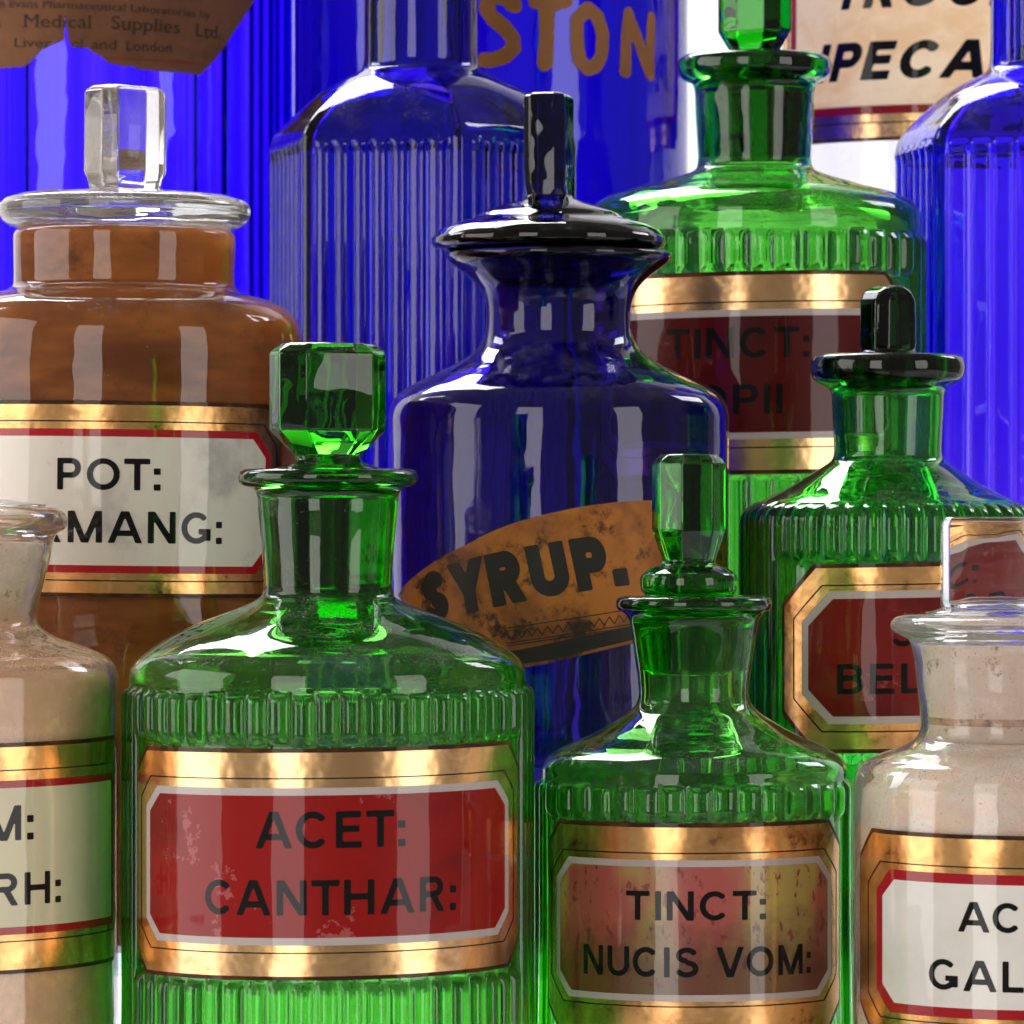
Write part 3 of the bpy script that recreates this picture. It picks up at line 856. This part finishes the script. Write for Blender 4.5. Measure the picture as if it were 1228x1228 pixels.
# ------------------------------------------------------------------ dark cobalt SYRUP. bottle
def syrup():
    B = Bottle('apothecary_bottle', 670, 1.15, Z1, 'dark cobalt bottle with domed lid and torn brown paper label reading SYRUP.', 'stoppered apothecary bottles')
    yb = B.yb; B.Rl = 204
    outer = [(110, 303), (132, 302), (136, 306), (134, 312), (126, 319), (112, 329), (98, 342), (90, 356), (87, 370), (87, 386), (89, 402), (96, 416), (112, 430), (136, 443), (162, 455), (186, 468), (199, 481), (204, 496), (204.5, 515), (204, 600), (204, 800), (204, yb - 30), (198, yb - 8), (184, yb - 1), (120, yb), (40, yb - 4), (1, yb - 6)]
    inner = [(110, 303), (104, 309), (92, 325), (80, 342), (73, 358), (71, 386), (74, 404), (84, 422), (104, 438), (132, 452), (158, 466), (180, 480), (188, 496), (190, 520), (190, 800), (190, yb - 44), (178, yb - 24), (120, yb - 16), (1, yb - 18)]
    B.lathe('bottle_body', outer, MAT['blue_deep'], n=128, step=4.0, inner=inner)
    # lid and knob in one solid piece of glass
    loft(B, 'stopper', [(112, 'o', 19, 24, 8), (115, 'o', 24, 29, 9), (120, 'o', 26, 31, 10), (200, 'o', 26, 31, 10), (216, 'o', 25, 29, 9), (228, 'o', 24, 27, 9), (236, 'c', 28), (240, 'c', 36), (246, 'c', 56), (253, 'c', 76), (257, 'c', 84), (260, 'c', 87), (264, 'c', 98), (270, 'c', 118), (277, 'c', 133), (285, 'c', 140), (292, 'c', 141), (297, 'c', 137), (301, 'c', 124), (301.3, 'c', 90), (304, 'c', 80), (320, 'c', 74), (340, 'c', 66), (344, 'c', 60)], MAT['blue_deep'], B.root, rot=R_(-14), dx=-12, bevel=2.2)
    A = B.arc
    pts = [(478, 716), (486, 703), (500, 690), (518, 676), (536, 665), (556, 655), (570, 648), (574, 645), (598, 634), (622, 625), (660, 615), (700, 607), (740, 602), (775, 600), (815, 601), (845, 606), (866, 614), (871, 660), (871, 705), (866, 738), (845, 748), (800, 760), (755, 772), (720, 780), (690, 787), (655, 795), (625, 800), (590, 790), (560, 776), (530, 757), (505, 740), (488, 727)]
    lab = B.wrap('paper_label', *poly([(A(x), y) for x, y in pts]), B.Rl + 0.9, MAT['syrup_paper'], B.root, 1.2)
    band = [(A(x), y) for x, y in [(590, 782), (622, 779), (660, 771), (700, 762), (755, 751), (800, 743), (845, 735), (862, 728)]] + [(A(x), y) for x, y in [(860, 738), (845, 744), (800, 756), (755, 768), (720, 776), (690, 783), (655, 791), (625, 796), (594, 788)]]
    B.wrap('dark_band', *poly(band), B.Rl + 1.3, MAT['syrup_ink'], lab)
    B.wrap('lettering', *capitals('SYRUP.', A(513), A(760), 690, 754, h=0.145, gap=0.12, rot=R_(11.5), curve=6.0), B.Rl + 1.4, MAT['syrup_ink'], lab)
    # the zigzag rule above the band
    zz_v, zz_f = [], []
    xs = np.arange(A(608), A(850), 6.0)
    for i, x in enumerate(xs):
        yl = 762 - (x - A(608)) * 0.155
        a = (x, yl + (5 if i % 2 else -4)); b = (x + 6.0, yl - 0.9 + (-4 if i % 2 else 5))
        n0 = len(zz_v)
        zz_v += [(a[0], a[1] - 1.1), (b[0], b[1] - 1.1), (b[0], b[1] + 1.1), (a[0], a[1] + 1.1)]
        zz_f.append((n0, n0 + 1, n0 + 2, n0 + 3))
    B.wrap('zigzag_rule', zz_v, zz_f, B.Rl + 1.35, MAT['syrup_ink'], lab)
    for off in (-9, 9, 12):
        v, f = [], []
        for x in xs:
            yl = 762 - (x - A(608)) * 0.155 + off
            n0 = len(v)
            v += [(x, yl - 0.6), (x + 6, yl - 1.53), (x + 6, yl - 0.33), (x, yl + 0.6)]
            f.append((n0, n0 + 1, n0 + 2, n0 + 3))
        B.wrap('thin_rule', v, f, B.Rl + 1.35, MAT['syrup_ink'], lab)
syrup()

# ------------------------------------------------------------------ green bottle with brick red label, BEL...
def bellad():
    B = Bottle('apothecary_bottle', 1065, 1.14, Z1, 'green ribbed bottle with dark stopper and brick-red label beginning BEL', 'stoppered apothecary bottles')
    yb = B.yb; B.Rl = 171
    outer = [(56, 427), (80, 425), (89, 428), (92.5, 436), (92, 448), (88, 456), (80, 461), (72, 465), (68, 472), (67, 490), (65.5, 520), (65, 544), (68, 552), (82, 562), (104, 576), (128, 589), (150, 600), (164, 609), (170, 620), (171, 634), (171, 700), (171, 900), (171, yb - 30), (165, yb - 8), (150, yb - 1), (100, yb), (40, yb - 4), (1, yb - 6)]
    inner = [(56, 427), (54.5, 433), (54, 470), (53, 520), (52, 546), (57, 562), (78, 576), (104, 591), (128, 603), (148, 615), (156, 630), (158, 650), (158, 900), (158, yb - 46), (148, yb - 26), (100, yb - 18), (1, yb - 20)]
    c0 = 0.30
    front = lambda t: (np.abs(t - c0) < 1.10).astype(float)
    side = lambda t: (np.abs(t - c0) >= 1.10).astype(float)
    sh = rib_shape(B, 46, 6.5, [(602, 672, front), (905, 9999, front), (602, 9999, side)], end=14, phase=0.02)
    B.lathe('bottle_body', outer, MAT['green_deep'], n=46 * 10, step=4.0, shape=sh, inner=inner, ground=(427, 460))
    loft(B, 'stopper', [(343, 'o', 8, 18, 5), (346, 'o', 18, 22, 8), (351, 'o', 26, 24, 10), (362, 'o', 32, 25, 11), (412, 'o', 33, 25, 11), (420, 'o', 32, 24, 11), (424, 'c', 36), (426, 'c', 44), (428, 'c', 50.5), (440, 'c', 50), (452, 'c', 49), (462, 'c', 47), (466, 'c', 40)], MAT['green_black'], B.root, rot=R_(42), bevel=3.0, ground=(427, 460))
    glass_label(B, 57, dict(plate=(190, 679, 896, 46), rule=(176, 699, 876, 40), frame=(163, 707, 866, 36, 9), frame_mat=MAT['grey_frame'], panel_mat=MAT['brick_panel'], gold=MAT['gold_worn'],
        text=[('SUC:', 5, 110, 737, 774), ('BELLAD:', B.arc(1005), 176, 794, 830)]), skew=-0.018)
bellad()

# ------------------------------------------------------------------ TINCT: OPII
def opii():
    B = Bottle('apothecary_bottle', 905, 1.26, Z2, 'tall green ribbed bottle with dark maroon label reading TINCT: OPII', 'stoppered apothecary bottles')
    yb = B.yb; B.Rl = 200
    outer = [(64, 69), (84, 67), (91, 72), (92.5, 80), (91, 89), (84, 96), (75, 100), (72, 108), (71, 130), (69, 165), (68, 194), (71, 203), (86, 210), (110, 217), (140, 225), (168, 233), (188, 243), (198, 255), (200, 268), (200, 330), (200, 560), (200, yb - 30), (194, yb - 8), (180, yb - 1), (120, yb), (40, yb - 4), (1, yb - 6)]
    inner = [(64, 69), (61, 75), (59, 110), (57, 160), (55, 196), (60, 210), (84, 220), (110, 229), (140, 238), (168, 248), (182, 260), (187, 276), (187, 330), (187, 560), (187, yb - 46), (175, yb - 26), (120, yb - 18), (1, yb - 20)]
    lim = 1.16
    front = lambda t: (np.abs(t) < lim).astype(float)
    side = lambda t: (np.abs(t) >= lim).astype(float)
    sh = rib_shape(B, 42, 7.0, [(276, 326, front), (570, 9999, front), (276, 9999, side)], end=12, phase=0.05)
    B.lathe('bottle_body', outer, MAT['green'], n=42 * 10, step=4.0, shape=sh, inner=inner, ground=(69, 192))
    loft(B, 'stopper', [(-90, 'o', 34, 20, 12), (-82, 'o', 42, 27, 15), (-78, 'o', 43, 28, 15), (36, 'o', 43, 28, 15), (40, 'o', 42, 27, 15), (62, 'o', 28, 20, 10), (65, 'c', 36), (67, 'c', 48), (70, 'c', 57), (110, 'c', 55), (190, 'c', 51.5), (200, 'c', 45)], MAT['green_deep'], B.root, rot=R_(-28), bevel=1.5, ground=(69, 192))
    glass_label(B, -4, dict(plate=(204, 331, 564, 30), rule=(196, 362, 538, 26), frame=(184, 372, 527, 22, 8), frame_mat=MAT['grey_frame'], panel_mat=MAT['maroon_panel'],
        text=[('TINCT:', B.arc(800), B.arc(970), 393, 430), ('OPII', B.arc(834), B.arc(938), 461, 497)]), skew=-0.018)
opii()

# ------------------------------------------------------------------ six-sided cobalt bottles with fluted panels
def hex_bottle(cx, D, base_z, turn, label, dy=0, flutes=7, rc=190, mat='blue', panel_top=178, amp=6.5, flat=False):
    B = Bottle('hexagonal_bottle', cx, D, base_z, label, 'six-sided cobalt bottles')
    yb = B.yb
    ap = math.cos(R_(30))
    def hexr(th, p=70.0):
        acc = 0
        for k in range(6):
            acc = acc + np.maximum(0, np.cos(th - turn - k * PI / 3)) ** p
        return ap * acc ** (-1.0 / p)
    def mk(scale_ribs):
        def f(th, r, y):
            b = np.clip((y - (86 + dy)) / (74.0), 0, 1)[:, None]
            b = b * b * (3 - 2 * b)
            H = hexr(th)[None, :]
            Rr = r[:, None] * ((1 - b) * 0.97 + b * H)
            if scale_ribs:
                a = (th - turn + PI / 6) % (PI / 3) - PI / 6
                t = np.tan(a) / math.tan(PI / 6)             # -1..1 over a face
                w = 0.84
                q = (t / w + 1) / 2 * flutes
                u = q - np.floor(q) - 0.5
                face = np.round((th - turn) / (PI / 3)) * PI / 3 + turn
                near = np.cos(face) > -0.3
                cap = (np.clip((0.5 - np.abs(u)) / 0.17, 0, 1) ** 0.8 if flat else np.sqrt(np.maximum(0, 1 - (2.04 * u) ** 2))) * (np.abs(t) < w) * near
                v = np.minimum(y - (panel_top + dy), (yb - 30) - y)
                en = np.sqrt(np.maximum(0, 1 - (1 - np.clip(v / 12.0, 0, 1)) ** 2))
                groove = (np.abs(t) < w).astype(float) * near
                Rr = Rr + (-5.5 * groove[None, :] * np.clip(v / 14.0, 0, 1)[:, None]) + amp * en[:, None] * cap[None, :]
            return Rr
        return f
    o = [(66, -190), (88, -192), (94, -184), (92, -172), (78, -166), (72, -158), (70, -100), (70, 20), (71, 74), (74, 84), (86, 92), (106, 101), (130, 114), (152, 130), (172, 148), (184, 162), (190, 178), (190, 200)]
    outer = [(r * (rc / 190 if y > 84 else 1), y + dy) for r, y in o] + [(rc, 400), (rc, yb - 24), (rc - 5, yb - 8), (rc - 20, yb - 1), (110, yb), (1, yb - 3)]
    i_ = [(66, -190), (56, -184), (54, -100), (54, 74), (58, 90), (76, 102), (104, 118), (130, 134), (152, 152), (168, 170), (174, 190), (175, 205)]
    inner = [(r * (rc / 190 if y > 84 else 1), y + dy) for r, y in i_] + [(rc - 15, 400), (rc - 15, yb - 40), (rc - 30, yb - 18), (110, yb - 14), (1, yb - 15)]
    B.inner_shape = mk(False)
    B.lathe('bottle_body', outer, MAT[mat], n=6 * 90, step=4.5, shape=mk(True), inner=inner)
    return B
hex_bottle(505, 1.27, Z2, R_(-16), 'six-sided cobalt bottle with fluted panels behind the SYRUP bottle', rc=193, mat='blue_hex')
hex_bottle(1256, 1.30, Z2, R_(-13.0), 'six-sided cobalt bottle with fluted panels beside the TINCT: OPII bottle', dy=0, rc=190, flutes=6, amp=8.0, flat=True)

# ------------------------------------------------------------------ large cobalt bottle with torn laboratory label
def evans():
    B = Bottle('laboratory_bottle', 105, 1.425, Z3, 'large bright cobalt bottle with torn brown paper label', 'large bottles at the back')
    yb = B.yb; B.Rl = 249
    outer = [(70, -208), (100, -212), (108, -200), (100, -190), (82, -184), (80, -170), (84, -155), (120, -142), (190, -124), (232, -104), (247, -76), (249, -56), (249, -40), (249, -20), (249, 300), (249, yb - 30), (240, yb - 8), (220, yb - 1), (150, yb), (1, yb - 4)]
    inner = [(70, -208), (66, -200), (64, -150), (100, -130), (170, -111), (214, -92), (233, -66), (235, -40), (235, 300), (235, yb - 46), (220, yb - 24), (150, yb - 16), (1, yb - 18)]
    def wob(th, r, y):
        return r[:, None] + (2.6 * np.sin(th * 17 + 1) * np.sin(th * 5 + 0.4) + 1.6 * np.sin(th * 37 + 2 * np.sin(th * 3)) + 1.1 * np.sin(th * 71 + 2))[None, :] * (r[:, None] / 249)
    B.inner_shape = wob
    B.lathe('bottle_body', outer, MAT['blue'], n=480, step=9.0, inner=inner)
    A = B.arc
    right = [(318, -40), (300, 0), (282, 30), (262, 62), (256, 70), (240, 88), (205, 86.5), (165, 85), (158, 81), (150, 82), (130, 78), (121, 70), (110, 65), (106, 60), (97, 61), (85, 57), (82, 50), (78.6, 24), (77.4, 24), (77, 51), (66, 55), (50, 63), (40, 74), (30, 82), (10, 83.5), (-30, 83)]
    pts = [(A(x), y) for x, y in right] + [(A(-55), 80), (A(-108), 0), (A(-120), -40), (A(-118), -44), (A(316), -44)]
    lab = B.wrap('paper_label', *poly(pts), B.Rl + 0.8, MAT['brown_paper'], B.root, 1.0)
    # lettering runs slightly downhill; the tear has taken part of one word
    tl = lambda t, x0, x1, yt, yb_, rot, b=0: B.wrap('lettering', *text2d(t, A(x0), A(x1), yt, yb_, rot=R_(rot)), B.Rl + 1.1, MAT['paper_ink'], lab)
    tl('in Evans Pharmaceutical Laboratories by', -4, 252, 2, 10.5, -2.0, 0.006)
    tl('s', -6, 2, 23.5, 34.5, -1.6)
    tl('Medical', 28, 110, 20, 35, -1.6)
    tl('Supplies', 133, 215, 22, 37, -2.0)
    tl('Ltd.', 233, 264, 27, 42, -2.0)
    tl('Liver', 17, 62, 48, 58.8, -1.2)
    tl('ol', 86, 100, 49.6, 60.6, -1.2)
    tl('and', 110, 140, 50.2, 61.2, -1.2)
    tl('London', 150, 206, 51.2, 62.2, -1.2)
    B.wrap('red_rule', *poly([(A(126), 70.5), (A(246), 74.5), (A(245), 76.5), (A(127), 72.5)]), B.Rl + 1.1, MAT['paper_red'], lab)
evans()

# ------------------------------------------------------------------ marching squares for hand-painted letters
def strokes2d(strokes, cell=1.6):
    seg = []
    for pts, w in strokes:
        for a, b in zip(pts, pts[1:]): seg.append((np.array(a, float), np.array(b, float), w))
    lo = np.min([np.minimum(a, b) for a, b, w in seg], 0) - 14
    hi = np.max([np.maximum(a, b) for a, b, w in seg], 0) + 14
    nx, ny = [int(math.ceil(v)) + 1 for v in (hi - lo) / cell]
    gx, gy = np.meshgrid(lo[0] + np.arange(nx) * cell, lo[1] + np.arange(ny) * cell, indexing='ij')
    d = np.full(gx.shape, 1e9)
    for a, b, w in seg:
        ab = b - a; L = max(ab @ ab, 1e-9)
        t = np.clip(((gx - a[0]) * ab[0] + (gy - a[1]) * ab[1]) / L, 0, 1)
        d = np.minimum(d, np.hypot(gx - a[0] - t * ab[0], gy - a[1] - t * ab[1]) - w)
    d += 0.7 * np.sin(gx * 0.31 + gy * 0.17) * np.sin(gy * 0.27)
    return march(gx, gy, d)

def ston():
    B = Bottle('laboratory_bottle', 589, 1.415, Z3, 'dark blue bottle with hand-painted gold letters reading STON', 'large bottles at the back')
    yb = B.yb; B.Rl = 236
    outer = [(70, -200), (98, -204), (106, -192), (98, -182), (82, -176), (80, -162), (84, -148), (116, -136), (184, -118), (220, -98), (233, -72), (236, -50), (236, -36), (236, -16), (236, 300), (236, yb - 30), (222, yb - 8), (200, yb - 1), (140, yb), (1, yb - 4)]
    inner = [(70, -200), (66, -192), (64, -144), (96, -124), (162, -105), (196, -86), (212, -62), (214, -36), (214, 300), (214, yb - 60), (190, yb - 34), (140, yb - 26), (1, yb - 28)]
    B.lathe('bottle_body', outer, MAT['blue_mid'], n=160, step=9.0, inner=inner)
    A = B.arc
    P = lambda pts: [(A(x + 2.5), y) for x, y in pts]
    letters = [
        [(P([(614, 10), (605, 1), (592, -2), (583, 4), (581, 14), (588, 24), (602, 36), (612, 48), (613, 60), (604, 70), (590, 74), (579, 75)]), 9.2)],
        [(P([(640, 4), (660, 6), (675, 2)]), 9.5), (P([(653, 8), (653, 45), (651, 78)]), 9.5)],
        [(P([(700, 12), (689, 26), (689, 50), (692, 72), (701, 82), (711, 80), (719, 64), (720, 40), (714, 20), (704, 11), (700, 12)]), 8.8)],
        [(P([(747, 82), (748, 50), (751, 14)]), 9.0), (P([(751, 16), (762, 42), (772, 72), (776, 82)]), 8.8), (P([(777, 82), (777, 50), (778, 16)]), 8.4)],
    ]
    for st in letters:
        B.wrap('painted_letter', *strokes2d(st), B.Rl + 0.8, MAT['gold_paint'], B.root, 0.5)
ston()

# ------------------------------------------------------------------ jar with cream label, IPECA...
def ipecac():
    B = Bottle('apothecary_jar', 1140, 1.46, Z3, 'clear glass jar with cream label in slanted letters reading IPECA', 'large bottles at the back', 'jar')
    yb = B.yb; B.Rl = 226
    outer = [(90, -214), (130, -218), (138, -208), (130, -196), (124, -188), (122, -166), (126, -156), (160, -146), (200, -134), (220, -118), (226, -100), (226, -84), (226, 60), (226, yb - 30), (218, yb - 8), (200, yb - 1), (140, yb), (1, yb - 4)]
    inner = [(90, -214), (108, -206), (108, -160), (116, -146), (150, -134), (190, -121), (206, -108), (213, -88), (213, 60), (213, yb - 46), (200, yb - 24), (140, yb - 16), (1, yb - 18)]
    B.lathe('jar_body', outer, MAT['clear'], n=128, step=8.0, inner=inner)
    k = dict(shear=0.26, h=0.115)
    wI = (B.arc(1184) - B.arc(980)) / 0.745; wT = (B.arc(1192) - B.arc(1008)) / 0.745
    glass_label(B, 0, dict(plate=(232, -82, 165, 16), rule=(224, -72, 148, 14), frame=(216, -62, 137, 12, 10), frame_mat=MAT['red_frame'], panel_mat=MAT['cream_panel'], edge=4, open=True,
        text=[('TROCH:', B.arc(1008), B.arc(1008) + wT, -36, 10, k), ('IPECAC:', B.arc(980), B.arc(980) + wI, 50, 96, k)]), skew=0.0)
ipecac()
